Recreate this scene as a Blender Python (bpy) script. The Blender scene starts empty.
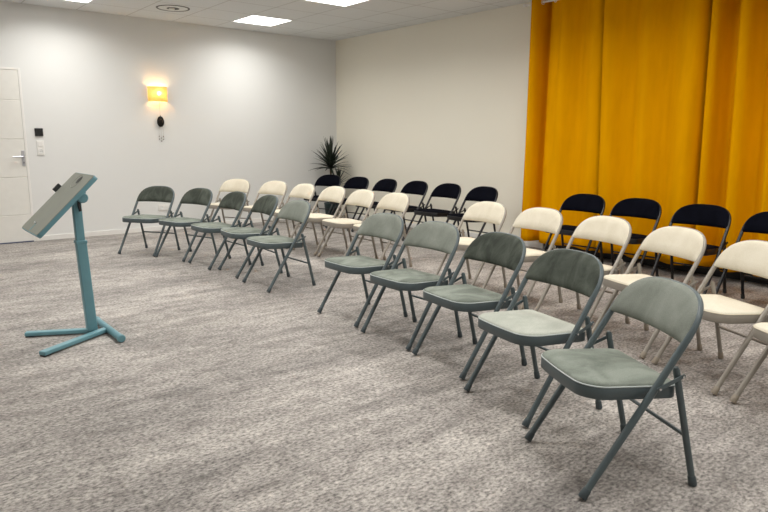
import bpy, bmesh, math, random
from mathutils import Vector, Matrix
random.seed(7)
SC = bpy.context.scene
COL = SC.collection
PI = math.pi

# ------------------------------------------------------------------ helpers
def link(o):
    COL.objects.link(o); return o

def obj(name, bm, mat, parent=None, smooth=False, angle=35):
    me = bpy.data.meshes.new(name)
    bmesh.ops.recalc_face_normals(bm, faces=bm.faces[:])
    bm.to_mesh(me); bm.free()
    if mat is not None:
        me.materials.append(mat)
    if smooth:
        for p in me.polygons: p.use_smooth = True
        try: me.set_sharp_from_angle(angle=math.radians(angle))
        except Exception: pass
    o = bpy.data.objects.new(name, me); link(o)
    if parent is not None: o.parent = parent
    return o

def thing(name, label, cat, loc=(0, 0, 0), rz=0, group=None):
    o = bpy.data.objects.new(name, None); link(o)
    o.empty_display_size = 0.1
    o.location = loc; o.rotation_euler = (0, 0, rz)
    return tag(o, label, cat, group)

def tag(o, label, cat, group=None):
    o['label'] = label; o['category'] = cat
    if group: o['group'] = group
    return o

def struct(o):
    o['kind'] = 'structure'; return o

def children(o):
    return [c for c in bpy.data.objects if c.parent == o]

def copy_tree(o, parent=None):
    c = o.copy(); link(c)
    if parent is not None: c.parent = parent
    for ch in children(o): copy_tree(ch, c)
    return c

def box(bm, x0, x1, y0, y1, z0, z1, M=None, bev=0):
    r = bmesh.ops.create_cube(bm, size=1)
    vs = r['verts']
    for v in vs:
        v.co = Vector(((x0 + x1) / 2 + v.co.x * (x1 - x0), (y0 + y1) / 2 + v.co.y * (y1 - y0), (z0 + z1) / 2 + v.co.z * (z1 - z0)))
    if bev:
        es = list({e for v in vs for e in v.link_edges})
        r2 = bmesh.ops.bevel(bm, geom=es, offset=bev, segments=2, affect='EDGES', profile=0.5)
        vs = list({v for f in r2['faces'] for v in f.verts} | {v for v in vs if v.is_valid})
    if M is not None:
        for v in vs: v.co = M @ v.co
    return bm

def tube(bm, pts, r, seg=12, closed=False, cap=True, squash=None):
    """sweep a circle of radius r (number or list) along pts"""
    pts = [Vector(p) for p in pts]; n = len(pts)
    rs = r if isinstance(r, (list, tuple)) else [r] * n
    tang = []
    for i in range(n):
        a = pts[(i - 1) % n] if (closed or i > 0) else pts[i]
        b = pts[(i + 1) % n] if (closed or i < n - 1) else pts[i]
        tang.append((b - a).normalized())
    t0 = tang[0]
    up = Vector((0, 0, 1)) if abs(t0.z) < 0.9 else Vector((1, 0, 0))
    nrm = (up - t0 * up.dot(t0)).normalized()
    rings = []
    for i in range(n):
        t = tang[i]
        nrm = (nrm - t * nrm.dot(t)).normalized()
        bi = t.cross(nrm)
        ring = []
        for k in range(seg):
            a = 2 * PI * k / seg
            ring.append(bm.verts.new(pts[i] + (nrm * math.cos(a) + bi * math.sin(a)) * rs[i]))
        rings.append(ring)
    m = n if closed else n - 1
    for i in range(m):
        A, B = rings[i], rings[(i + 1) % n]
        for k in range(seg):
            bm.faces.new((A[k], A[(k + 1) % seg], B[(k + 1) % seg], B[k]))
    if cap and not closed:
        bm.faces.new(rings[0][::-1]); bm.faces.new(rings[-1])
    return bm

def loft(bm, loops, cap0=True, cap1=True):
    R = [[bm.verts.new(p) for p in L] for L in loops]
    n = len(R[0])
    for A, B in zip(R[:-1], R[1:]):
        for k in range(n):
            bm.faces.new((A[k], A[(k + 1) % n], B[(k + 1) % n], B[k]))
    if cap0: bm.faces.new(R[0][::-1])
    if cap1: bm.faces.new(R[-1])
    return bm

def lathe(bm, prof, seg=32, c=(0, 0, 0)):
    loops = [[(c[0] + r * math.cos(2 * PI * k / seg), c[1] + r * math.sin(2 * PI * k / seg), c[2] + z) for k in range(seg)] for r, z in prof]
    return loft(bm, loops)

# ------------------------------------------------------------------ materials
class NT:
    def __init__(s, name):
        s.m = bpy.data.materials.new(name); s.m.use_nodes = True
        s.t = s.m.node_tree; s.N = s.t.nodes; s.L = s.t.links
        s.b = s.N['Principled BSDF']
    def node(s, typ, **kw):
        n = s.N.new(typ)
        for k, v in kw.items():
            if k.startswith('_'): setattr(n, k[1:], v)
            else: n.inputs[k].default_value = v
        return n
    def lk(s, a, b): s.L.new(a, b)
    def coords(s, scale=(1, 1, 1), kind='Object', rot=(0, 0, 0)):
        tc = s.node('ShaderNodeTexCoord'); mp = s.node('ShaderNodeMapping')
        mp.inputs['Scale'].default_value = scale; mp.inputs['Rotation'].default_value = rot
        s.lk(tc.outputs[kind], mp.inputs['Vector']); return mp.outputs['Vector']
    def noise(s, vec, scale, detail=4, rough=.55, dist=0):
        n = s.node('ShaderNodeTexNoise', Scale=scale, Detail=detail, Roughness=rough, Distortion=dist)
        s.lk(vec, n.inputs['Vector']); return n.outputs['Fac']
    def ramp(s, fac, stops):
        r = s.node('ShaderNodeValToRGB'); cr = r.color_ramp
        while len(cr.elements) < len(stops): cr.elements.new(.5)
        for e, (p, c) in zip(cr.elements, stops):
            e.position = p; e.color = (*c, 1) if len(c) == 3 else c
        s.lk(fac, r.inputs['Fac']); return r.outputs['Color']
    def mix(s, fac, a, b, mode='MIX'):
        n = s.node('ShaderNodeMix', _data_type='RGBA', _blend_type=mode)
        if hasattr(fac, 'links'): s.lk(fac, n.inputs[0])
        else: n.inputs[0].default_value = fac
        for sock, v in ((n.inputs[6], a), (n.inputs[7], b)):
            if hasattr(v, 'links'): s.lk(v, sock)
            else: sock.default_value = (*v, 1)
        return n.outputs[2]
    def math(s, op, a, b=0.0, clamp=False):
        n = s.node('ShaderNodeMath', _operation=op, _use_clamp=clamp)
        for i, v in enumerate((a, b)):
            if hasattr(v, 'links'): s.lk(v, n.inputs[i])
            else: n.inputs[i].default_value = v
        return n.outputs[0]
    def bump(s, h, strength=.2, dist=.002):
        n = s.node('ShaderNodeBump', Strength=strength, Distance=dist)
        s.lk(h, n.inputs['Height']); s.lk(n.outputs['Normal'], s.b.inputs['Normal'])
    def base(s, c):
        if hasattr(c, 'links'): s.lk(c, s.b.inputs['Base Color'])
        else: s.b.inputs['Base Color'].default_value = (*c, 1)

def srgb(r, g, b):
    f = lambda c: (c / 12.92 if c <= .04045 else ((c + .055) / 1.055) ** 2.4)
    return tuple(f(v / 255) for v in (r, g, b))

def paint(name, c, rough=.5, metal=0, var=.06, scale=12, bump=.0, spec=.5, kind='Object'):
    n = NT(name); v = n.coords(kind=kind)
    f = n.noise(v, scale, 3)
    lo = tuple(x * (1 - var) for x in c); hi = tuple(min(1, x * (1 + var)) for x in c)
    n.base(n.ramp(f, [(.3, lo), (.7, hi)]))
    n.b.inputs['Roughness'].default_value = rough; n.b.inputs['Metallic'].default_value = metal
    n.b.inputs['Specular IOR Level'].default_value = spec
    if bump: n.bump(n.noise(v, scale * 25, 2), bump, .001)
    return n.m

def velour(name, dark, light, scale=5, rough=.85, thr=(.36, .64), spec=.12):
    n = NT(name); v = n.coords((1, 1.6, 1))
    oi = n.node('ShaderNodeObjectInfo')
    off = n.node('ShaderNodeVectorMath', _operation='ADD')
    mul = n.node('ShaderNodeMath', _operation='MULTIPLY'); mul.inputs[1].default_value = 37.0
    n.lk(oi.outputs['Random'], mul.inputs[0])
    n.lk(v, off.inputs[0]); n.lk(mul.outputs[0], off.inputs[1])
    f = n.noise(off.outputs[0], scale, 5, .6, .6)
    g = n.noise(v, 260, 2, .5)
    c = n.ramp(f, [(thr[0], dark), (thr[1], light)])
    n.base(n.mix(.12, c, n.ramp(g, [(.3, (0, 0, 0)), (.7, (1, 1, 1))]), 'OVERLAY'))
    n.b.inputs['Roughness'].default_value = rough
    n.b.inputs['Specular IOR Level'].default_value = spec
    n.bump(g, .15, .0006)
    return n.m

def mat_floor():
    n = NT('worn_grey_vinyl'); v = n.coords((.55, 1.5, 1)); v2 = n.coords((.8, 1.2, 1)); vs = n.coords((.25, 2.6, 1))
    big = n.noise(v, 1.3, 8, .62, .5)
    streak = n.noise(vs, 5.0, 8, .72, .3)
    mid = n.noise(v2, 9, 6, .68, .3)
    fine = n.noise(v2, 62, 3, .65)
    speck = n.noise(n.coords((.7, 1.4, 1)), 26, 5, .7, .4)
    a = n.ramp(big, [(.34, srgb(132, 127, 123)), (.5, srgb(156, 150, 145)), (.66, srgb(176, 170, 164))])
    b = n.ramp(streak, [(.34, (.24, .24, .24)), (.5, (.5, .5, .5)), (.66, (.68, .68, .68))])
    c = n.mix(.45, a, b, 'OVERLAY')
    d = n.ramp(mid, [(.36, (.24, .23, .23)), (.5, (.5, .5, .5)), (.66, (.68, .68, .68))])
    c = n.mix(.5, c, d, 'OVERLAY')
    e = n.ramp(fine, [(.32, (.10, .10, .10)), (.5, (.48, .48, .48)), (.69, (.82, .82, .82))])
    c = n.mix(.85, c, e, 'OVERLAY')
    c = n.mix(n.ramp(speck, [(.6, (0, 0, 0)), (.70, (.7, .7, .7))]), c, srgb(96, 91, 88))
    c = n.mix(n.ramp(speck, [(.32, (.5, .5, .5)), (.41, (0, 0, 0))]), c, srgb(196, 190, 182))
    n.base(c)
    n.b.inputs['Roughness'].default_value = .62
    n.b.inputs['Specular IOR Level'].default_value = .3
    n.bump(fine, .25, .001)
    return n.m

def mat_ceiling():
    n = NT('ceiling_tiles')
    tc = n.node('ShaderNodeTexCoord'); sp = n.node('ShaderNodeSeparateXYZ')
    n.lk(tc.outputs['Object'], sp.inputs[0])
    ls = []
    for ax, off, size in (('X', .2675, .612), ('Y', .551, .6)):
        t = n.math('ADD', sp.outputs[ax], off)
        t = n.math('DIVIDE', t, size)
        t = n.math('FRACT', n.math('ADD', t, 100.0))
        d = n.math('ABSOLUTE', n.math('SUBTRACT', t, .5))   # .5 at a line
        ls.append(n.math('GREATER_THAN', d, .489))
    line = n.math('MAXIMUM', ls[0], ls[1])
    f = n.noise(n.coords(), 220, 3, .6)
    tile = n.ramp(f, [(.3, srgb(216, 218, 219)), (.7, srgb(226, 228, 229))])
    n.base(n.mix(line, tile, srgb(190, 190, 188)))
    n.b.inputs['Roughness'].default_value = .95
    n.b.inputs['Specular IOR Level'].default_value = .1
    h = n.math('SUBTRACT', n.math('MULTIPLY', f, .15), line)
    n.bump(h, .4, .004)
    return n.m

def mat_wall(name, c):
    n = NT(name); v = n.coords()
    f = n.noise(v, 1.2, 3); g = n.noise(v, 380, 3, .6)
    n.base(n.ramp(f, [(.3, tuple(x * .985 for x in c)), (.7, c)]))
    n.b.inputs['Roughness'].default_value = .8
    n.b.inputs['Specular IOR Level'].default_value = .2
    n.bump(g, .12, .001)
    return n.m

def mat_curtain():
    n = NT('mustard_curtain_cloth'); v = n.coords()
    f = n.noise(n.coords((1, 1, .15)), 9, 3); w = n.noise(n.coords((1, 1, 1)), 420, 2)
    c = n.ramp(f, [(.3, srgb(212, 146, 0)), (.7, srgb(224, 156, 0))])
    n.base(c)
    n.b.inputs['Roughness'].default_value = .8
    n.b.inputs['Specular IOR Level'].default_value = .02
    n.bump(w, .2, .0008)
    return n.m

def emit(name, c, s):
    m = bpy.data.materials.new(name); m.use_nodes = True
    t = m.node_tree; t.nodes.remove(t.nodes['Principled BSDF'])
    e = t.nodes.new('ShaderNodeEmission'); e.inputs[0].default_value = (*c, 1); e.inputs[1].default_value = s
    t.links.new(e.outputs[0], t.nodes['Material Output'].inputs[0]); return m

def mat_shade():
    n = NT('yellow_woven_shade'); v = n.coords()
    w = n.node('ShaderNodeTexWave', _wave_type='BANDS', _bands_direction='Z', Scale=55, Distortion=1.5, Detail=2)
    n.lk(v, w.inputs['Vector'])
    f = n.mix(.4, n.ramp(w.outputs['Fac'], [(.2, srgb(232, 176, 84)), (.8, srgb(247, 205, 118))]),
              n.ramp(n.noise(v, 60, 4), [(.3, srgb(225, 165, 75)), (.7, srgb(250, 210, 130))]))
    tr = n.node('ShaderNodeBsdfTranslucent'); tr.inputs['Color'].default_value = (.62, .36, .10, 1)
    n.base(f); n.b.inputs['Roughness'].default_value = .9
    mx = n.node('ShaderNodeMixShader'); mx.inputs[0].default_value = .16
    n.lk(n.b.outputs[0], mx.inputs[1]); n.lk(tr.outputs[0], mx.inputs[2])
    tp = n.node('ShaderNodeBsdfTransparent')
    mx2 = n.node('ShaderNodeMixShader'); mx2.inputs[0].default_value = .03
    n.lk(mx.outputs[0], mx2.inputs[1]); n.lk(tp.outputs[0], mx2.inputs[2])
    n.lk(mx2.outputs[0], n.N['Material Output'].inputs[0])
    return n.m

def mat_glass():
    n = NT('window_glass'); n.base((.9, .95, 1))
    n.b.inputs['Roughness'].default_value = .02
    n.b.inputs['Transmission Weight'].default_value = 1.0
    n.b.inputs['IOR'].default_value = 1.45
    return n.m

PANEL_STRENGTH = 2.2; LED_W = 7.7
M = {}
M['floor'] = mat_floor(); M['ceiling'] = mat_ceiling()
M['wall'] = mat_wall('warm_white_wall', srgb(225, 225, 223))
M['wallb'] = mat_wall('cream_white_wall', srgb(234, 229, 215))
M['white'] = paint('white_gloss_trim', srgb(232, 230, 226), .4, var=.02)
M['door'] = paint('white_door_paint', srgb(228, 226, 220), .45, var=.02)
M['curtain'] = mat_curtain()
M['panel'] = emit('led_panel_glow', (1.0, .985, .945), PANEL_STRENGTH)
M['alu'] = paint('white_aluminium', srgb(225, 225, 222), .4)
M['steel'] = paint('brushed_steel', (.62, .62, .66), .3, 1.0)
M['chrome'] = paint('bright_zinc', (.7, .7, .7), .25, 1.0)
M['ventring'] = paint('dull_metal_ring', srgb(92, 90, 84), .45)
M['black'] = paint('black_plastic', (.012, .012, .013), .45)
M['darkframe'] = paint('dark_window_frame', (.012, .012, .014), .5)
M['glass'] = mat_glass()
M['threshold'] = paint('dark_blue_threshold', srgb(52, 64, 98), .5)
M['rubber'] = paint('dark_rubber', (.03, .033, .034), .7)
M['rubber_taupe'] = paint('taupe_rubber', srgb(150, 139, 124), .6)
M['gfoot'] = paint('slate_grey_foot', srgb(62, 72, 76), .5)
M['gframe'] = paint('slate_grey_enamel', srgb(79, 90, 93), .38, 0, .05)
M['cframe'] = paint('taupe_enamel', srgb(154, 147, 137), .35, .1, .05)
M['bframe'] = paint('black_enamel', (.006, .006, .008), .38)
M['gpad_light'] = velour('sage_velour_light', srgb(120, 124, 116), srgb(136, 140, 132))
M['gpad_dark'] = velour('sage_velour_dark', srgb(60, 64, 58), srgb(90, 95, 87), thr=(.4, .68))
M['gpad_sheen'] = velour('sage_velour_sheen', srgb(166, 169, 159), srgb(184, 186, 176))  # seat sheen painted in as a paler copy of the pad colour
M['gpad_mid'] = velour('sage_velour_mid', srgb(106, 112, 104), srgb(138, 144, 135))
M['cpad'] = velour('cream_vinyl', srgb(211, 202, 182), srgb(221, 213, 195), 4, .55)
M['bpad'] = velour('black_navy_cloth', (.0028, .003, .0055), (.0045, .005, .009), 5, .8, spec=.02)
M['gpipe'] = paint('pale_grey_piping', srgb(190, 198, 196), .4)
M['cpipe'] = paint('cream_piping', srgb(225, 214, 190), .5)
M['lectern'] = paint('teal_grey_enamel', srgb(103, 148, 159), .42, 0, .04)
M['lectern_top'] = paint('sage_grey_board', srgb(126, 128, 118), .5, 0, .03)
M['shade'] = mat_shade()
M['bulb'] = emit('warm_bulb', (1.0, .78, .46), 70.0)
M['brass'] = paint('aged_brass', (.45, .32, .14), .4, 1.0)
M['darkwood'] = paint('dark_carved_wood', (.012, .009, .007), .6, 0, .4, 40, .4, .2)
M['string'] = paint('pale_string', srgb(190, 180, 165), .8)
M['bead'] = paint('brown_bead', srgb(90, 66, 46), .5)
M['pot'] = paint('dark_teal_pot', srgb(46, 66, 66), .35)
M['soil'] = paint('dark_soil', (.02, .014, .01), .95, 0, .4, 30)
M['cane'] = paint('grey_brown_cane', srgb(96, 84, 66), .85, 0, .25, 25, .4)
M['leaf'] = paint('dark_green_leaf', srgb(26, 36, 24), .45, 0, .3, 6)

# ------------------------------------------------------------------ room shell
H = 2.858; XL = -8.2; YF = -11.0
def plane_box(name, x0, x1, y0, y1, z0, z1, mat):
    bm = bmesh.new(); box(bm, x0, x1, y0, y1, z0, z1)
    return struct(obj(name, bm, mat))
plane_box('floor', XL - .2, .3, YF - .2, .2, -.1, 0, M['floor'])
plane_box('ceiling', XL - .2, .3, YF - .2, .2, H, H + .1, M['ceiling'])
plane_box('wall_left', XL - .2, XL, YF - .2, .2, 0, H, M['wall'])
plane_box('wall_front', XL, 0, YF - .2, YF, 0, H, M['wall'])
# back wall with the door opening
DX0, DX1, DZ = -5.50, -4.640, 2.095
bm = bmesh.new()
box(bm, XL, DX0, 0, .2, 0, H); box(bm, DX1, .3, 0, .2, 0, H); box(bm, DX0, DX1, 0, .2, DZ, H)
struct(obj('wall_back', bm, M['wall']))
# right wall with the opening the curtain covers
WY0, WY1, WZ = -4.30, -9.6, 2.55
bm = bmesh.new()
box(bm, 0, .2, WY0, 0, 0, H); box(bm, 0, .2, YF, WY1, 0, H); box(bm, 0, .2, WY1, WY0, WZ, H)
struct(obj('wall_right', bm, M['wallb']))
# window behind the curtain
bm = bmesh.new()
box(bm, .01, .09, WY1, WY0, 0, .14); box(bm, .01, .09, WY1, WY0, WZ - .07, WZ)
nm = 5
for i in range(nm):
    y = WY0 + (WY1 - WY0) * i / (nm - 1)
    c = min(max(y, WY1 + .04), WY0 - .04)
    box(bm, .01, .09, c - .04, c + .04, .14, WZ - .07)
w = struct(obj('window_1', bm, M['darkframe']))
for i in range(nm - 1):
    ya = WY0 + (WY1 - WY0) * i / (nm - 1) - .04; yb = WY0 + (WY1 - WY0) * (i + 1) / (nm - 1) + .04
    bm = bmesh.new(); box(bm, .045, .055, yb, ya, .14, WZ - .07)
    struct(obj('pane', bm, M['glass'], w))
# baseboards
bm = bmesh.new(); box(bm, DX1 + .015, 0, -.013, 0, 0, .064, bev=.003)
struct(obj('baseboard_back', bm, M['white']))
bm = bmesh.new(); box(bm, XL, DX0 - .015, -.013, 0, 0, .064, bev=.003)
struct(obj('baseboard_back_left', bm, M['white']))
bm = bmesh.new(); box(bm, -.013, 0, WY0, -.013, 0, .064, bev=.003)
struct(obj('baseboard_right', bm, M['white']))
# door
def door():
    bm = bmesh.new()
    x0, x1 = DX0 + .016, DX1 - .0155
    gro = [.341, .803, 1.266, 1.729]
    zz = [(0.012, 0)]
    g = .006
    for z in gro:
        zz += [(z - g, 0), (z - g * .35, .006), (z + g * .35, .006), (z + g, 0)]
    zz.append((DZ - .016, 0))
    f = [[bm.verts.new((x, -.004 + d, z)) for x in (x0, x1)] for z, d in zz]
    b = [[bm.verts.new((x, .052, z)) for x in (x0, x1)] for z, d in zz]
    for i in range(len(zz) - 1):
        bm.faces.new((f[i][0], f[i][1], f[i + 1][1], f[i + 1][0]))
        bm.faces.new((b[i][0], b[i + 1][0], b[i + 1][1], b[i][1]))
        bm.faces.new((f[i][0], f[i + 1][0], b[i + 1][0], b[i][0]))
        bm.faces.new((f[i][1], b[i][1], b[i + 1][1], f[i + 1][1]))
    bm.faces.new((f[0][0], b[0][0], b[0][1], f[0][1])); bm.faces.new((f[-1][0], f[-1][1], b[-1][1], b[-1][0]))
    d = struct(obj('door_1', bm, M['door']))
    bm = bmesh.new()
    for xa, xb in ((DX0 - .012, DX0 + .014), (DX1 - .014, DX1 + .012)):
        box(bm, xa, xb, -.008, .06, 0, DZ + .012, bev=.002)
    box(bm, DX0 + .014, DX1 - .014, -.008, .06, DZ - .012, DZ + .012, bev=.002)
    struct(obj('door_frame', bm, M['white'], d))
    bm = bmesh.new(); box(bm, -4.698, -4.662, -.012, -.003, .94, 1.13, bev=.003)
    pl = struct(obj('handle_plate', bm, M['steel'], d))
    bm = bmesh.new(); box(bm, -4.684, -4.676, -.0135, -.011, .972, .992); obj('keyhole', bm, M['black'], pl)['kind'] = 'structure'
    bm = bmesh.new()
    tube(bm, [(-4.68, .005, 1.055), (-4.68, -.04, 1.055), (-4.688, -.048, 1.055), (-4.70, -.05, 1.055), (-4.80, -.05, 1.055)], .009, 12)
    struct(obj('door_handle', bm, M['steel'], d, True))
    bm = bmesh.new(); box(bm, DX0 + .014, DX1 - .01, -.022, .05, 0, .011, bev=.003)
    struct(obj('trim_1', bm, M['threshold']))
door()

# ------------------------------------------------------------------ ceiling lights and vent
GA, GB = 1.4915, .551
def ceiling_light():
    t = thing('ceiling_light', '', 'ceiling light')
    bm = bmesh.new(); s = .298
    for sx in (-1, 1):
        box(bm, sx * s - .008, sx * s + .008, -.306, .306, -.006, .0)
        box(bm, -.29, .29, sx * s - .008, sx * s + .008, -.006, .0)
    obj('frame', bm, M['alu'], t)
    bm = bmesh.new(); box(bm, -.29, .29, -.29, .29, -.004, -.0005)
    obj('diffuser', bm, M['panel'], t)
    ld = bpy.data.lights.new('led_light', 'AREA'); ld.shape = 'SQUARE'; ld.size = .575
    ld.energy = LED_W; ld.color = (1.0, .985, .945); ld.spread = math.radians(154)
    lo = bpy.data.objects.new('led_light', ld); link(lo); lo.parent = t; lo.location = (0, 0, -.006)
    return t
proto = ceiling_light(); first = True
lab = {(0, 0): 'square flush ceiling light panel shown whole, close to the back wall',
       (1, 0): 'square flush ceiling light panel above the door side of the back wall',
       (0, 1): 'square flush ceiling light panel cut by the upper picture edge, nearest the room corner from it'}
lab[(0, 1)] = 'square flush ceiling light panel cut by the top picture edge, beyond the whole panel'
for i in range(3):
    for j in range(6):
        if i == 2 and j not in (1, 2): continue  # last column's two panels are added, unseen, to lift the dim left side
        o = proto if first else copy_tree(proto); first = False
        o.location = (-(GA + .306 + 2.448 * i), -(GB + .3 + 1.8 * j), H)
        o['group'] = 'square ceiling light panels'
        o['label'] = lab.get((i, j), 'square flush ceiling light panel outside the picture, unseen, there for its light')

def vent():
    t = thing('ceiling_vent', 'round metal air vent set in a ceiling tile above the wall lamp', 'vent', (-3.05, -.895, H))
    bm = bmesh.new(); lathe(bm, [(.176, -.0005), (.178, -.005), (.188, -.008), (.198, -.006), (.20, -.0005)], 48)
    obj('outer_ring', bm, M['ventring'], t, True)
    bm = bmesh.new(); lathe(bm, [(.176, -.0008), (.176, -.003), (.09, -.005), (.001, -.005)], 48); obj('face_plate', bm, M['alu'], t, True)
    bm = bmesh.new(); lathe(bm, [(.075, -.005), (.075, -.008), (.001, -.008)], 32); obj('dark_throat', bm, M['black'], t)
    bm = bmesh.new(); lathe(bm, [(.034, -.008), (.036, -.016), (.030, -.02), (.001, -.021)], 28, (-.02, -.01, 0)); obj('centre_disc', bm, M['alu'], t, True)
vent()

# ------------------------------------------------------------------ curtain
def catmull(P, n):
    out = []
    for i in range(len(P) - 1):
        p0 = P[max(i - 1, 0)]; p1 = P[i]; p2 = P[i + 1]; p3 = P[min(i + 2, len(P) - 1)]
        for k in range(n):
            t = k / n
            out.append(tuple(.5 * (2 * b + (c - a) * t + (2 * a - 5 * b + 4 * c - d) * t * t + (-a + 3 * b - 3 * c + d) * t ** 3) for a, b, c, d in zip(p0, p1, p2, p3)))
    out.append(tuple(P[-1])); return out

def curtain(top, bot, label, ztop=2.835, zbot=.108):
    t = thing('curtain', label, 'curtain', (0, 0, 0), 0, 'mustard yellow curtains')
    deep = lambda Q, k: [(y, -.16 + (x + .112) * k) for y, x in Q]
    def warp(Q, tab):
        out = []
        for y, x in Q:
            for (ya, da), (yb, db) in zip(tab[:-1], tab[1:]):
                if yb <= y <= ya: out.append((y + da + (db - da) * (ya - y) / (ya - yb), x)); break
        return out
    top = warp(top, [(-3, -.04), (-4.075, -.04), (-5.03, -.075), (-6.1, -.045), (-9, -.045)])
    bot = warp(bot, [(-3, -.02), (-4.09, -.02), (-5.06, -.11), (-6.13, -.04), (-9, -.04)])
    A = catmull(deep(top, 1.75), 8); B = catmull(deep(bot, 2.1), 8)
    bm = bmesh.new(); nz = 40; g = []
    for j in range(nz + 1):
        s = j / nz; row = []
        for (ya, xa), (yb, xb) in zip(A, B):
            e = s * s * (3 - 2 * s)
            y = ya + (yb - ya) * e; x = xa + (xb - xa) * e
            x += .006 * math.sin(s * 7 + y * 5) * s
            row.append(bm.verts.new((x, y, ztop + (zbot - ztop) * s)))
        g.append(row)
    for j in range(nz):
        for i in range(len(A) - 1):
            bm.faces.new((g[j][i], g[j][i + 1], g[j + 1][i + 1], g[j + 1][i]))
    f = obj('cloth', bm, M['curtain'], t, True, 80)
    so = f.modifiers.new('thickness', 'SOLIDIFY'); so.thickness = .003; so.offset = 0
    # eyelets where the cloth crosses the rod
    XR = -.16
    for (y0, x0), (y1, x1) in zip(A[:-1], A[1:]):
        if (x0 - XR) * (x1 - XR) < 0:
            u = (XR - x0) / (x1 - x0); y = y0 + (y1 - y0) * u
            d = Vector((x1 - x0, y1 - y0, 0)).normalized(); n_ = Vector((-d.y, d.x, 0))
            bm = bmesh.new(); pts = []
            for k in range(20):
                a = 2 * PI * k / 20
                pts.append(Vector((XR, y, 2.787)) + d * (.024 * math.cos(a)) + Vector((0, 0, .024 * math.sin(a))))
            tube(bm, pts, .004, 6, True); obj('eyelet', bm, M['alu'], t, True)
    return t

P1 = [(-4.075, -.085), (-4.10, -.14), (-4.14, -.165), (-4.19, -.15), (-4.215, -.09), (-4.225, -.045), (-4.25, -.035), (-4.285, -.075), (-4.36, -.11), (-4.44, -.115), (-4.52, -.15), (-4.62, -.115), (-4.70, -.085), (-4.79, -.115), (-4.88, -.145), (-4.96, -.13), (-5.02, -.07), (-5.05, -.05)]
P1b = [(-4.09, -.10), (-4.12, -.145), (-4.16, -.16), (-4.21, -.15), (-4.235, -.12), (-4.245, -.08), (-4.275, -.07), (-4.31, -.11), (-4.37, -.14), (-4.44, -.15), (-4.55, -.15), (-4.65, -.12), (-4.74, -.11), (-4.83, -.135), (-4.92, -.155), (-5.0, -.14), (-5.06, -.09), (-5.09, -.06)]
P2 = [(-5.0, -.15), (-5.05, -.165), (-5.13, -.15), (-5.22, -.115), (-5.31, -.10), (-5.41, -.135), (-5.50, -.15), (-5.60, -.115), (-5.70, -.095), (-5.80, -.13), (-5.89, -.16), (-5.98, -.165), (-6.05, -.125), (-6.095, -.06)]
P2b = [(-5.04, -.145), (-5.09, -.16), (-5.17, -.155), (-5.27, -.12), (-5.36, -.115), (-5.45, -.15), (-5.54, -.17), (-5.64, -.14), (-5.73, -.12), (-5.83, -.15), (-5.93, -.18), (-6.02, -.18), (-6.09, -.14), (-6.14, -.08)]
P3 = [(-6.095, -.125), (-6.13, -.165), (-6.175, -.155), (-6.205, -.09), (-6.25, -.05), (-6.30, -.06), (-6.335, -.125), (-6.375, -.165), (-6.43, -.15), (-6.48, -.09), (-6.54, -.065), (-6.60, -.11), (-6.66, -.16), (-6.74, -.13), (-6.81, -.075), (-6.90, -.125), (-7.0, -.165), (-7.1, -.13), (-7.2, -.08), (-7.3, -.12), (-7.36, -.10)]
P3b = [(-6.135, -.125), (-6.17, -.16), (-6.215, -.15), (-6.25, -.10), (-6.30, -.075), (-6.35, -.085), (-6.39, -.13), (-6.43, -.16), (-6.49, -.15), (-6.54, -.11), (-6.60, -.09), (-6.66, -.12), (-6.72, -.155), (-6.79, -.135), (-6.86, -.10), (-6.95, -.135), (-7.05, -.165), (-7.15, -.14), (-7.25, -.10), (-7.33, -.12), (-7.4, -.11)]
curtain(P1, P1b, 'leftmost mustard yellow curtain beside the bare wall, its edge fold set apart')
curtain(P2, P2b, 'wide middle mustard yellow curtain between the wavy seam and the dark gap')
curtain(P3, P3b, 'mustard yellow curtain right of the dark gap, running out of the picture')
rod = thing('curtain_rod', 'white curtain rod along the top of the mustard curtains', 'curtain rod')
bm = bmesh.new(); tube(bm, [(-.16, -4.02, 2.787), (-.16, -7.6, 2.787)], .0125, 14); obj('pole', bm, M['white'], rod, True)
bm = bmesh.new(); tube(bm, [(-.16, -3.985, 2.787), (-.16, -4.02, 2.787)], .018, 14); obj('finial', bm, M['white'], rod, True)
for y in (-4.045, -7.5):
    bm = bmesh.new(); tube(bm, [(0.0, y, 2.787), (-.16, y, 2.787)], .008, 10); tube(bm, [(0.0, y, 2.787), (-.006, y, 2.787)], .025, 16)
    obj('bracket', bm, M['white'], rod, True)

# ------------------------------------------------------------------ folding chairs
# local frame: +x = the way the chair faces, origin on the floor between the feet
OX = .22                                  # front feet sit at x = +OX
FW, RX, RW, HW, ZT, LZ, SL, CONC = .2335, -.4553, .2263, .2365, .727, .5649, .63, .022
Z0 = LZ - .005; NE = 2.9
def P(x, y, z): return Vector((x + OX, y, z))
def backx(y, z):
    return -SL * z - CONC * max(0.0, 1 - (y / HW) ** 2)
NB = Vector((1, 0, SL)).normalized()      # outward normal of the back's front face

def se(t, hw, zt):
    c, s = math.cos(t), math.sin(t)
    return hw * math.copysign(abs(c) ** (2 / NE), c), Z0 + (zt - Z0) * abs(s) ** (2 / NE)

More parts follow.
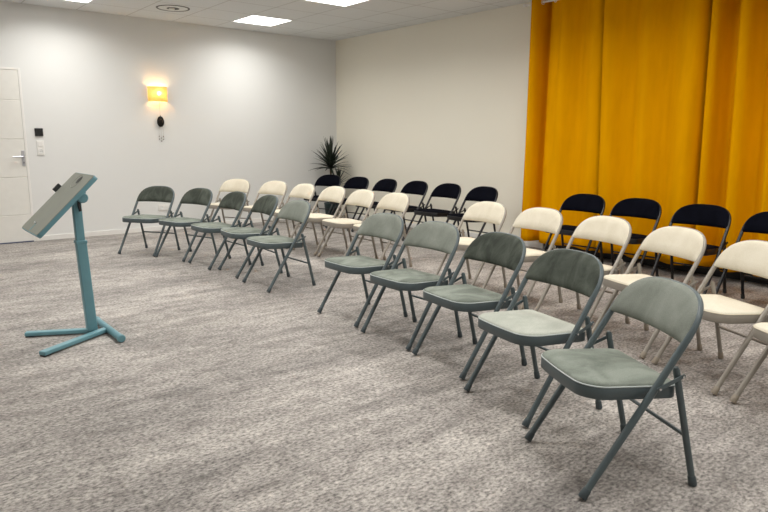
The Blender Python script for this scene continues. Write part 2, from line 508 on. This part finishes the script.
def seat_outline(inset, n=72):
    """plan outline of the seat, rounded; x in chair coords"""
    xr, xf = -.372 + inset, -.002 - inset
    hw = .209 - inset
    pts = []
    rr = max(.012, .035 - inset * .3); rf = max(.03, .088 - inset * .3)
    # corners: rear-right, front-right, front-left, rear-left
    def arc(cx, cy, r, a0, a1, m, ex=1.0):
        for k in range(m + 1):
            a = a0 + (a1 - a0) * k / m
            pts.append([cx + r * math.cos(a) * ex, cy + r * math.sin(a)])
    arc(xr + rr, -hw + rr, rr, PI, 1.5 * PI, 6)
    arc(xf - rf, -hw + rf * .9, rf * .9, 1.5 * PI, 2 * PI, 12, 1 / .9)
    for k in range(1, 8):
        pts.append([xf, -hw + rf * .9 + (2 * hw - 1.8 * rf) * k / 8])
    arc(xf - rf, hw - rf * .9, rf * .9, 0, .5 * PI, 12, 1 / .9)
    arc(xr + rr, hw - rr, rr, .5 * PI, PI, 6)
    # gentle bow of the front edge
    for p in pts:
        k = max(0, (p[0] - (xf - .06)) / .06)
        p[0] += .014 * k * (1 - (p[1] / hw) ** 2)
    return pts

def seat_z(x): return .414 + .052 * x       # top plane of the pan

def sloop(inset, dz):
    return [P(x, y, seat_z(x) + dz) for x, y in seat_outline(inset)]

def cloop(k, dz):
    c = -.18; L = seat_outline(.012)
    return [P(c + (x - c) * k, y * k, seat_z(c + (x - c) * k) + dz) for x, y in L]

def back_shape(bm, hw, zt, zb, front, nu=28, nv=8, lift=0.0):
    """a padded panel between the bottom edge zb and the arch; front(u,v) = offset along NB"""
    F = []
    for i in range(nu + 1):
        u = math.sin((i / nu - .5) * PI)
        y = u * hw * .998
        top = Z0 + (zt - Z0) * max(0.0, 1 - abs(u) ** NE) ** (1 / NE)
        top = max(top, zb + .012)
        col = []
        for j in range(nv + 1):
            v = .5 - .5 * math.cos(PI * j / nv)
            z = zb + (top - zb) * v + .004 * (1 - u * u) * (1 - v)
            col.append((u, v, y, z))
        F.append(col)
    def grid(fun):
        return [[bm.verts.new(P(backx(y, z), y, z) + NB * fun(u, v)) for (u, v, y, z) in col] for col in F]
    A = grid(front[0]); B = grid(front[1])
    for i in range(nu):
        for j in range(nv):
            bm.faces.new((A[i][j], A[i + 1][j], A[i + 1][j + 1], A[i][j + 1]))
            bm.faces.new((B[i][j], B[i][j + 1], B[i + 1][j + 1], B[i + 1][j]))
    rim = [(i, 0) for i in range(nu + 1)] + [(nu, j) for j in range(1, nv + 1)] + [(i, nv) for i in range(nu - 1, -1, -1)] + [(0, j) for j in range(nv - 1, 0, -1)]
    for k in range(len(rim)):
        a, b = rim[k], rim[(k + 1) % len(rim)]
        bm.faces.new((A[a[0]][a[1]], A[b[0]][b[1]], B[b[0]][b[1]], B[a[0]][a[1]]))
    return bm

RT = .0133
def make_chair(frame, pad, piping, rubber):
    t = thing('folding_chair', '', 'chair')
    # one bent tube: front leg, up the side, over the arch and down the other side
    pts = []
    def side(s):
        L = []
        for k in range(9):
            z = .02 + (Z0 - .02) * k / 8
            w = FW + (HW - FW) * min(1, z / .5)
            L.append(P(-SL * z + .011 * max(0.0, 1 - z / .42), s * w, z))
        return L
    pts += side(-1)
    for k in range(1, 32):
        y, z = se(PI - PI * k / 32, HW, ZT)
        pts.append(P(backx(y, z), y, z))
    pts += side(1)[::-1]
    bm = bmesh.new(); tube(bm, pts, RT, 12)
    fr = obj('main_frame', bm, M[frame], t, True)
    for s in (-1, 1):
        bm = bmesh.new(); d = Vector((-SL - .026, 0, 1)).normalized(); p0 = P(.011, s * FW, .0)
        base = [p0 + d * .0104, p0 + d * .014, p0 + d * .045, p0 + d * .05]
        tube(bm, base, [.0155, .0172, .0152, .0128], 12)
        obj('rubber_foot', bm, M[rubber], fr, True)
    # rear legs
    top = Vector((-.340, 0, .475)); bot = Vector((RX, 0, .0)); d = (top - bot).normalized()
    for s in (-1, 1):
        bm = bmesh.new()
        a = P(bot.x, s * RW, 0) + d * .02; b = P(top.x, s * (RW - .002), top.z)
        tube(bm, [a, a + (b - a) * .5, b - d * .01, b], [.0125, .0125, .0125, .008], 12)
        lg = obj('rear_leg', bm, M[frame], t, True)
        bm = bmesh.new(); p0 = P(bot.x, s * RW, 0)
        tube(bm, [p0 + d * .0042, p0 + d * .008, p0 + d * .04, p0 + d * .045], [.0148, .0162, .0145, .012], 12)
        obj('rubber_foot', bm, M[rubber], lg, True)
    zc = .205; xc = bot.x + (top.x - bot.x) * zc / top.z
    bm = bmesh.new(); tube(bm, [P(xc, -RW, zc), P(xc, RW, zc)], .0075, 10)
    obj('crossbar', bm, M[frame], t, True)
    # seat pan and cushion
    bm = bmesh.new()
    loft(bm, [sloop(.012, -.046), sloop(.003, -.047), sloop(0, -.043), sloop(0, -.006), sloop(.002, -.001), sloop(.014, .0)])
    st = obj('seat', bm, M[frame], t, True, 50)
    bm = bmesh.new()
    loft(bm, [sloop(.006, .0005), sloop(.002, .003), sloop(.004, .008), sloop(.012, .0125)] + [cloop(k, .0125 + .019 * (1 - k ** 2.4)) for k in (.93, .84, .72, .58, .42, .25, .1)], True, True)
    cu = obj('seat_cushion', bm, M[pad], t, True, 60)
    bm = bmesh.new(); tube(bm, sloop(.002, .0015), .0028, 6, True)
    obj('piping', bm, M[piping], cu, True)
    # back: metal shell behind, pad in front
    e = lambda u, v: (1 - abs(u) ** 8) * (1 - abs(2 * v - 1) ** 6)
    bm = bmesh.new()
    back_shape(bm, HW + .003, ZT + .005, LZ - .004, (lambda u, v: .010 + .019 * e(u, v) ** .8, lambda u, v: .001))
    obj('backrest', bm, M[pad], t, True, 60)
    bm = bmesh.new()
    back_shape(bm, HW - .006, ZT - .006, LZ + .003, (lambda u, v: .0, lambda u, v: -.003 - .006 * e(u, v)))
    obj('back_shell', bm, M[frame], t, True, 60)
    # folding links with their bolts
    for s in (-1, 1):
        a = P(-.262, s * .2475, .408); b = P(-.355, s * .2435, .446)
        dv = (b - a).normalized(); up = Vector((0, s, 0)).cross(dv).normalized()
        bm = bmesh.new()
        q = []
        for yy in (0, .004):
            o = Vector((0, s * yy, 0))
            q.append([a - dv * .008 - up * .007 + o, b + dv * .008 - up * .007 + o, b + dv * .012 + o, b + dv * .008 + up * .007 + o, a - dv * .008 + up * .007 + o, a - dv * .012 + o])
        loft(bm, q)
        lk = obj('folding_link', bm, M[frame], t)
        for p in (a, b):
            bm = bmesh.new(); tube(bm, [p - Vector((0, s * .03, 0)), p + Vector((0, s * .009, 0))], [.005, .0045], 10)
            obj('bolt', bm, M['chrome'] if frame != 'bframe' else M[frame], lk, True)
    return t

PROTO = {'g': make_chair('gframe', 'gpad_mid', 'gpipe', 'gfoot'),
         'c': make_chair('cframe', 'cpad', 'cpipe', 'rubber_taupe'),
         'b': make_chair('bframe', 'bpad', 'bframe', 'rubber')}
used = set()
def place(kind, x, y, th, label, group, back=None, seat=None):
    if kind in used: o = copy_tree(PROTO[kind])
    else: o = PROTO[kind]; used.add(kind)
    o.location = (x, y, 0); o.rotation_euler = (0, 0, th)
    o['label'] = label; o['group'] = group
    for ch in children(o):
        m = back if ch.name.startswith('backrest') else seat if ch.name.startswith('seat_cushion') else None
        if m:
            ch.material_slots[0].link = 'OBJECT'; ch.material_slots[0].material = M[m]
    return o

ords = ['nearest', 'second', 'third', 'fourth', 'fifth', 'sixth']
# front row, right block: nearest first
gr = 'sage grey chairs right of the aisle'
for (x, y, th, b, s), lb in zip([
    (-4.066, -7.690, 2.668, 'gpad_light', 'gpad_mid'), (-3.795, -7.107, 2.930, 'gpad_dark', 'gpad_sheen'),
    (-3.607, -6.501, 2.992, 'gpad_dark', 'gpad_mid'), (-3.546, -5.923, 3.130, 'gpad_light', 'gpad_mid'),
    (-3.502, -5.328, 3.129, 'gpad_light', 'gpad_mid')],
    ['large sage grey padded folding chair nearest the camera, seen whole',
     'sage grey padded folding chair with sheen-paled seat and dark back, second from the camera',
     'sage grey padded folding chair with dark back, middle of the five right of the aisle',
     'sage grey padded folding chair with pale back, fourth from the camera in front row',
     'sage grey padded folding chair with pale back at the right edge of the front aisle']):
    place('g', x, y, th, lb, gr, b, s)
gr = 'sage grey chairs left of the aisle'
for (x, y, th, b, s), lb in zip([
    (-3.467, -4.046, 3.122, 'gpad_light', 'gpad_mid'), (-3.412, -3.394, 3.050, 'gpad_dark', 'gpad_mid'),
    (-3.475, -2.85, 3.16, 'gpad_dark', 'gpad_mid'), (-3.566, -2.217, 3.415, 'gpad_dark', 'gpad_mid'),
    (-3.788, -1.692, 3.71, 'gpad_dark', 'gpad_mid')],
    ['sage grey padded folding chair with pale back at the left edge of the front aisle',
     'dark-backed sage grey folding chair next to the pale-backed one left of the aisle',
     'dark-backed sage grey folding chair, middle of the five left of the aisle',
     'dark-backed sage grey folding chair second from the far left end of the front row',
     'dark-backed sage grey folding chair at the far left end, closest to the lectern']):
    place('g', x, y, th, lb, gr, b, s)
gr = 'cream chairs right of the aisle'
for (x, y, th), lb in zip([(-2.955, -8.065, 2.65), (-2.704, -7.525, 2.715), (-2.491, -6.975, 2.820), (-2.344, -6.403, 2.984), (-2.236, -5.763, 3.052), (-2.186, -5.152, 3.089)],
    ['cream folding chair at the right picture edge, only seat corner and front legs showing',
     'cream padded folding chair at the right edge of the picture with its back cut off',
     'cream padded folding chair with whole back right above the nearest grey chair',
     'cream padded folding chair behind the dark back of the second grey chair from the camera',
     'cream padded folding chair in front of the leftmost curtain edge',
     'cream padded folding chair at the right edge of the aisle in the middle row']):
    place('c', x, y, th, lb, gr)
gr = 'cream chairs left of the aisle'
for (x, y, th), lb in zip([(-2.212, -3.923, 3.089), (-2.228, -3.380, 3.091), (-2.194, -2.793, 3.14), (-2.225, -2.20, 3.17), (-2.240, -1.557, 3.401), (-2.443, -0.928, 3.606)],
    ['cream padded folding chair at the left edge of the aisle in the middle row',
     'cream padded folding chair second from the aisle, left block of the middle row',
     'cream padded folding chair third from the aisle, left block, in front of the plant pot',
     'cream padded folding chair directly behind the pale-backed grey chair left of the aisle',
     'cream padded folding chair second from the far left end of the middle row',
     'cream padded folding chair at the far left end of the middle row']):
    place('c', x, y, th, lb, gr)
gr = 'black chairs right of the aisle'
for (x, y, th), lb in zip([(-0.985, -7.06, 3.04), (-0.878, -6.455, 3.17), (-0.783, -5.80, 3.16), (-0.755, -5.204, 3.163)],
    ['black padded folding chair cut by the right picture edge in front of the curtain',
     'black padded folding chair in front of the curtain, right of the dark curtain gap',
     'black padded folding chair in front of the middle curtain',
     'black padded folding chair in front of the leftmost curtain']):
    place('b', x, y, th, lb, gr)
gr = 'black chairs left of the aisle'
for (x, y, th), lb in zip([(-0.798, -3.849, 3.11), (-0.757, -3.222, 3.14), (-0.735, -2.60, 3.13), (-0.772, -2.02, 3.12), (-0.80, -1.42, 3.27), (-0.815, -0.745, 3.43)],
    ['black padded folding chair at the left edge of the aisle in the back row',
     'black padded folding chair second from the aisle along the bare wall, back row',
     'black padded folding chair third from the aisle along the bare wall, back row',
     'black padded folding chair third from the corner plant in the back row',
     'black padded folding chair just right of the corner plant in the back row',
     'black padded folding chair right in front of the corner plant']):
    place('b', x, y, th, lb, gr)

# ------------------------------------------------------------------ lectern
def lectern():
    cx, cy = -5.18, -4.575
    t = thing('lectern', 'teal grey metal lectern with a tilted board on a single post and splayed feet', 'lectern', (cx, cy, 0))
    Q = lambda x, y, z: Vector((x - cx, y - cy, z))
    # board: from the low edge (towards the wall side) up to the high edge
    lo = Vector((-5.500, 0, .712)); hi = Vector((-5.150, 0, 1.056))
    d = (hi - lo); L = d.length; ex = d.normalized(); ey = Vector((0, 1, 0)); ez = ex.cross(ey)
    if ez.z < 0: ez = -ez
    Mx = Matrix(((ex.x, ey.x, ez.x, lo.x - cx), (ex.y, ey.y, ez.y, 0), (ex.z, ey.z, ez.z, lo.z), (0, 0, 0, 1)))
    W = .228
    def plate(r, x0, x1, w, z0, z1):
        out = []
        for z in (z0, z1):
            lp = []
            for (sx, sy, a0) in ((x1 - r, w - r, 0), (x0 + r, w - r, .5), (x0 + r, -w + r, 1), (x1 - r, -w + r, 1.5)):
                for k in range(6):
                    a = (a0 + .5 * k / 5) * PI
                    lp.append(Mx @ Vector((sx + r * math.cos(a), sy + r * math.sin(a), z)))
            out.append(lp)
        return out
    bm = bmesh.new(); loft(bm, plate(.02, 0, L, W, -.028, -.002))
    tray = obj('tray', bm, M['lectern'], t, True, 30)
    bm = bmesh.new(); loft(bm, plate(.018, .004, L - .004, W - .004, -.002, .001))
    bd = obj('board', bm, M['lectern_top'], t, True, 30)
    # round cable hole with its rim, near the high edge
    bm = bmesh.new(); c0 = Mx @ Vector((L - .055, -.02, .0008)); nn = Mx.to_3x3() @ Vector((0, 0, 1))
    tube(bm, [c0, c0 + nn * .0016], [.03, .03], 20); obj('cable_hole', bm, M['black'], bd, True)
    bm = bmesh.new()
    pts = [Mx @ Vector((L - .068 + .055 * math.cos(a), .065 * math.sin(a), .0012)) for a in [2 * PI * k / 28 for k in range(28)]]
    tube(bm, pts, .0018, 6, True); obj('hole_rim', bm, M['lectern_top'], bd, True)
    # slot with a pin near the low edge
    bm = bmesh.new(); box(bm, .012, .065, -.005, .005, .0008, .003, Mx); obj('slot', bm, M['lectern'], bd)
    bm = bmesh.new(); c0 = Mx @ Vector((.068, 0, .001)); tube(bm, [c0, c0 + nn * .012, c0 + nn * .014], [.007, .007, .004], 12)
    obj('pin', bm, M['chrome'], bd, True)
    # clip on the far edge
    bm = bmesh.new(); box(bm, .31, .365, W - .002, W + .016, -.022, .026, Mx, .003)
    obj('edge_clip', bm, M['rubber'], t)
    # wedge-shaped carrier below the board
    bm = bmesh.new()
    prof = [(.16, -.028), (.43, -.028), (.42, -.06), (.38, -.085), (.32, -.078)]
    loft(bm, [[Mx @ Vector((x, y, z)) for x, z in prof] for y in (-.05, .05)])
    obj('carrier', bm, M['lectern'], t)
    # tilt joint barrel and lever
    jc = Q(-5.190, cy, .908)
    bm = bmesh.new(); tube(bm, [jc + Vector((0, -.075, 0)), jc + Vector((0, -.07, 0)), jc + Vector((0, .07, 0)), jc + Vector((0, .075, 0))], [.028, .033, .033, .028], 24)
    obj('tilt_joint', bm, M['lectern'], t, True)
    bm = bmesh.new(); tube(bm, [jc + Vector((-.02, -.045, -.02)), jc + Vector((-.022, -.055, -.05)), jc + Vector((-.018, -.06, -.085))], [.009, .01, .009], 10)
    obj('lever', bm, M['black'], t, True)
    # post in two sections
    p0 = Vector((0, 0, .03)); p1 = Q(-5.207, cy, .62); p2 = Q(-5.215, cy, .90)
    def post(a, b, hx, hy):
        bm = bmesh.new(); lp = []
        for p in (a, b):
            c = []
            r = .007
            for (sx, sy, a0) in ((hx - r, hy - r, 0), (-hx + r, hy - r, .5), (-hx + r, -hy + r, 1), (hx - r, -hy + r, 1.5)):
                for k in range(4):
                    an = (a0 + .5 * k / 3) * PI
                    c.append(p + Vector((sx + r * math.cos(an), sy + r * math.sin(an), 0)))
            lp.append(c)
        return loft(bm, lp)
    obj('lower_post', post(p0, p1, .031, .03), M['lectern'], t, True, 30)
    obj('upper_post', post(p1 - Vector((0, 0, .05)), p2, .026, .025), M['lectern'], t, True, 30)
    bm = bmesh.new(); box(bm, p1.x - .034, p1.x + .034, -.033, .033, .61, .632, bev=.004); obj('sleeve', bm, M['lectern'], t)
    # feet
    def bar(a, b, w, h):
        a = Vector((a[0] - cx, a[1] - cy, 0)); b = Vector((b[0] - cx, b[1] - cy, 0))
        dd = (b - a); l = dd.length; ang = math.atan2(dd.y, dd.x)
        bm = bmesh.new(); box(bm, 0, l, -w / 2, w / 2, .008, .008 + h, Matrix.Translation(a) @ Matrix.Rotation(ang, 4, 'Z'), .006)
        return bm, Matrix.Translation(a) @ Matrix.Rotation(ang, 4, 'Z'), l
    for a, b in (((-5.09, -4.60), (-5.545, -4.885)), ((-5.16, -4.575), (-5.54, -4.385))):
        bm, MM, l = bar(a, b, .05, .026)
        ft = obj('foot_bar', bm, M['lectern'], t)
        bm = bmesh.new(); box(bm, l - .05, l - .004, -.02, .02, .0, .009, MM); obj('foot_pad', bm, M['rubber'], ft)
    bm = bmesh.new(); box(bm, -5.19 - cx, -5.165 - cx, -.012, .042, .012, .048, bev=.004); obj('pivot_block', bm, M['rubber'], t)
    bm = bmesh.new(); tube(bm, [Q(-5.088, -4.37, .026), Q(-5.088, -4.865, .026)], .0225, 20)
    rb = obj('roller_bar', bm, M['lectern'], t, True)
    for y0, y1 in ((-4.335, -4.37), (-4.865, -4.90)):
        bm = bmesh.new(); e_ = .006 if y1 < y0 else -.006
        tube(bm, [Q(-5.088, y0, .026), Q(-5.088, y0 - e_, .026), Q(-5.088, y1 + e_, .026), Q(-5.088, y1, .026)], [.021, .0255, .0255, .021], 20)
        obj('wheel', bm, M['lectern'], rb, True)
lectern()

# ------------------------------------------------------------------ wall lamp, ornament, controls, sockets
def wall_lamp():
    t = thing('wall_lamp', 'lit wall lamp with a yellow woven half-round shade on the back wall', 'lamp', (-2.98, 0, 1.875))
    R, D, z0, z1 = .130, .115, -.097, .097
    bm = bmesh.new(); loops = []
    def ring(r, dd, z):
        out = [(-r, -.001, z)] + [(-r * math.cos(PI * k / 24), -.012 - (dd - .012) * math.sin(PI * k / 24), z) for k in range(25)] + [(r, -.001, z)]
        return [Vector(p) for p in out]
    o0, o1, i1, i0 = ring(R, D, z0), ring(R, D, z1), ring(R - .002, D - .002, z1), ring(R - .002, D - .002, z0)
    V = [[bm.verts.new(p) for p in lp] for lp in (o0, o1)]
    for k in range(len(o0) - 1): bm.faces.new((V[0][k], V[0][k + 1], V[1][k + 1], V[1][k]))
    sh = obj('lamp_shade', bm, M['shade'], t, True, 80)
    for z in (z0, z1):
        bm = bmesh.new(); tube(bm, ring(R, D, z), .0022, 6); obj('shade_rim', bm, M['brass'], sh, True)
    bm = bmesh.new(); box(bm, -.02, .02, -.012, 0, -.035, .035, bev=.004); obj('wall_plate', bm, M['brass'], t)
    bm = bmesh.new(); tube(bm, [(0, -.010, -.02), (0, -.05, -.02), (0, -.070, -.019), (0, -.070, -.010)], [.004, .004, .007, .008], 12); obj('lamp_holder', bm, M['brass'], t, True)
    bm = bmesh.new(); bmesh.ops.create_uvsphere(bm, u_segments=20, v_segments=12, radius=.022)
    for v in bm.verts: v.co = Vector((v.co.x, v.co.y - .070, v.co.z * 1.2 + .010))
    obj('bulb', bm, M['bulb'], t, True)
wall_lamp()

def ornament():
    t = thing('hanging_ornament', 'dark oval ornament with beaded strings hanging on the wall below the lamp', 'ornament', (-2.962, 0, 1.507))
    bm = bmesh.new()
    prof = []
    for k in range(13):
        a = -PI / 2 + PI * k / 12
        r = .049 * math.cos(a) ** .8 if 0 < k < 12 else .003
        prof.append((r, .068 * math.sin(a)))
    loops = []
    for r, z in prof:
        loops.append([(r * math.cos(2 * PI * k / 24), -.024 + r * .42 * math.sin(2 * PI * k / 24), z + (.006 if z > .05 else 0)) for k in range(24)])
    loft(bm, loops); body = obj('oval_body', bm, M['darkwood'], t, True)
    bm = bmesh.new(); tube(bm, [(0, -.024, .064), (0, -.022, .085)], [.010, .004], 10); obj('neck', bm, M['darkwood'], t, True)
    bm = bmesh.new()
    tube(bm, [(-.022, -.043, .02), (-.004, -.0475, .036), (.018, -.044, .024), (.02, -.0445, -.01)], .0025, 6); obj('carved_line', bm, M['bead'], body, True)
    bm = bmesh.new(); tube(bm, [(0, -.022, .08), (-.004, -.03, .16), (-.006, -.04, .27)], .0016, 6); obj('hanging_cord', bm, M['string'], t, True)
    for x, l in ((-.026, .235), (.004, .262), (.034, .238)):
        bm = bmesh.new(); tube(bm, [(x * .6, -.022, -.055), (x, -.014, -.12), (x, -.012, -l)], .0013, 6); s_ = obj('string', bm, M['string'], t, True)
        for q in (.84, 1.0):
            bm = bmesh.new(); lathe(bm, [(.001, -.009), (.005, -.005), (.006, 0), (.005, .005), (.001, .009)], 10, (x, -.013, -l * q - (.0)))
            obj('bead', bm, M['bead'], s_, True)
ornament()

t = thing('wall_thermostat', 'small black square control unit on the wall beside the door', 'wall control', (-4.4835, 0, 1.352))
bm = bmesh.new(); box(bm, -.046, .046, -.018, 0, -.048, .048, bev=.004); cs = obj('case', bm, M['black'], t)
bm = bmesh.new(); box(bm, -.036, .036, -.0195, -.017, -.036, .036, bev=.001); obj('screen', bm, paint('dark_glass_screen', (.01, .011, .012), .1), cs)
t = thing('switch_plate', 'white double plate with switch and socket below the black control unit', 'switch', (-4.480, 0, 1.163))
bm = bmesh.new(); box(bm, -.041, .041, -.011, 0, -.092, .086, bev=.004); obj('plate', bm, M['white'], t)
bm = bmesh.new(); box(bm, -.029, .029, -.016, -.010, .012, .072, bev=.003); obj('rocker', bm, M['white'], t)
bm = bmesh.new()
lathe(bm, [(.030, 0), (.030, .004), (.024, .005), (.021, .002), (.001, .001)], 24)
for v in bm.verts: v.co = Vector((v.co.x, -.0105 - v.co.z, v.co.y - .045))
so = obj('socket', bm, M['alu'], t, True)
for s in (-1, 1):
    bm = bmesh.new(); tube(bm, [(s * .0095, -.010, -.045), (s * .0095, -.013, -.045)], .0035, 8); obj('pin_hole', bm, M['black'], so)
t = thing('wall_socket', 'white double wall socket low on the back wall behind the left grey chairs', 'socket', (-2.98, 0, .323))
bm = bmesh.new(); box(bm, -.075, .075, -.012, 0, -.042, .042, bev=.004); obj('plate', bm, M['white'], t)
for s in (-1, 1):
    bm = bmesh.new(); lathe(bm, [(.030, 0), (.030, .003), (.024, .004), (.021, .001), (.001, .0005)], 24)
    for v in bm.verts: v.co = Vector((v.co.x + s * .036, -.0115 - v.co.z, v.co.y))
    obj('socket', bm, M['alu'], t, True)

# ------------------------------------------------------------------ corner plant
def plant():
    px, py = -.335, -.335
    t = thing('potted_dracaena', 'dark spiky dracaena in a dark teal pot in the room corner', 'plant', (px, py, 0))
    bm = bmesh.new(); lathe(bm, [(.001, .0), (.095, .0), (.10, .008), (.128, .245), (.132, .25), (.132, .265), (.122, .267), (.116, .235), (.001, .232)], 36)
    obj('pot', bm, M['pot'], t, True)
    bm = bmesh.new(); lathe(bm, [(.001, .231), (.1155, .231), (.112, .242), (.06, .25), (.001, .252)], 28); obj('soil', bm, M['soil'], t, True)
    def crown(cx, cy, zb, zt, R, n, seed, LW):
        rnd = random.Random(seed)
        bm = bmesh.new(); tube(bm, [(cx * .5, cy * .5, .24), (cx * .8, cy * .8, zb * .5), (cx, cy, zb), (cx, cy, zb + .06)], [.019, .017, .015, .008], 12)
        obj('cane', bm, M['cane'], t, True)
        bm = bmesh.new()
        for i in range(n):
            f = i / n
            az = i * 2.39996 + rnd.uniform(-.2, .2)
            el = math.radians(86 - 84 * f ** 1.15 + rnd.uniform(-10, 10))
            L = R * (1.0 + .22 * (1 - f)) * rnd.uniform(.85, 1.1)
            wd = LW * rnd.uniform(.85, 1.15)
            z0 = zb + .10 * (1 - f) + .0
            droop = .15 + .55 * f * rnd.uniform(.4, 1.4)
            p = Vector((cx, cy, z0)); dirv = Vector((math.cos(az) * math.cos(el), math.sin(az) * math.cos(el), math.sin(el)))
            side = Vector((-math.sin(az), math.cos(az), 0)); seg = 7; prev = None
            for k in range(seg + 1):
                u = k / seg
                w = wd * (.55 + 1.2 * u if u < .3 else .91 * (1 - (u - .3) / .7) ** .8 + .0) + .0006
                up = dirv.cross(side); fold = up * (w * .35)
                a = bm.verts.new(p + side * w + fold); b = bm.verts.new(p - side * w + fold); m = bm.verts.new(p)
                if prev:
                    bm.faces.new((prev[0], a, m, prev[2])); bm.faces.new((prev[2], m, b, prev[1]))
                prev = (a, b, m)
                p = p + dirv * (L / seg)
                # keep clear of the two walls of the corner
                p.x = min(p.x, -px - .02); p.y = min(p.y, -py - .02)
                dirv = (dirv + Vector((0, 0, -1)) * droop / seg * .9).normalized()
        o = obj('foliage', bm, M['leaf'], t, True, 60)
        so = o.modifiers.new('thickness', 'SOLIDIFY'); so.thickness = .0012
    crown(-.01, .01, .80, 1.3, .345, 84, 3, .024)
    crown(.085, -.07, .52, .75, .20, 34, 5, .018)
plant()

# ------------------------------------------------------------------ camera, world, view
f_px, pit, yaw, rol = 643.31, .179, .682, .004
CAMP = [6.43314e+02, .179, .682, .004, -6.27177, -8.99561, 1.27769]
fw = Vector((math.sin(yaw) * math.cos(pit), math.cos(yaw) * math.cos(pit), -math.sin(pit)))
r = fw.cross(Vector((0, 0, 1))).normalized(); u = r.cross(fw)
r2 = r * math.cos(rol) + u * math.sin(rol); u2 = -r * math.sin(rol) + u * math.cos(rol)
cd = bpy.data.cameras.new('camera'); cam = link(bpy.data.objects.new('camera', cd))
cam.matrix_world = Matrix(((r2.x, u2.x, -fw.x, CAMP[4]), (r2.y, u2.y, -fw.y, CAMP[5]), (r2.z, u2.z, -fw.z, CAMP[6]), (0, 0, 0, 1)))
cd.sensor_width = 36; cd.lens = f_px / 768 * 36; cd.clip_start = .05
SC.camera = cam
wd = bpy.data.worlds.new('night'); SC.world = wd; wd.use_nodes = True
wd.node_tree.nodes['Background'].inputs[0].default_value = (.004, .004, .005, 1)
wd.node_tree.nodes['Background'].inputs[1].default_value = 1.0
SC.view_settings.view_transform = 'Standard'; SC.view_settings.look = 'None'
SC.view_settings.exposure = 1.2; SC.view_settings.gamma = 1.0
SC.view_settings.use_curve_mapping = False
SC.cycles.use_denoising = True
SC.cycles.max_bounces = 8; SC.cycles.diffuse_bounces = 6
SC.cycles.sample_clamp_indirect = 8
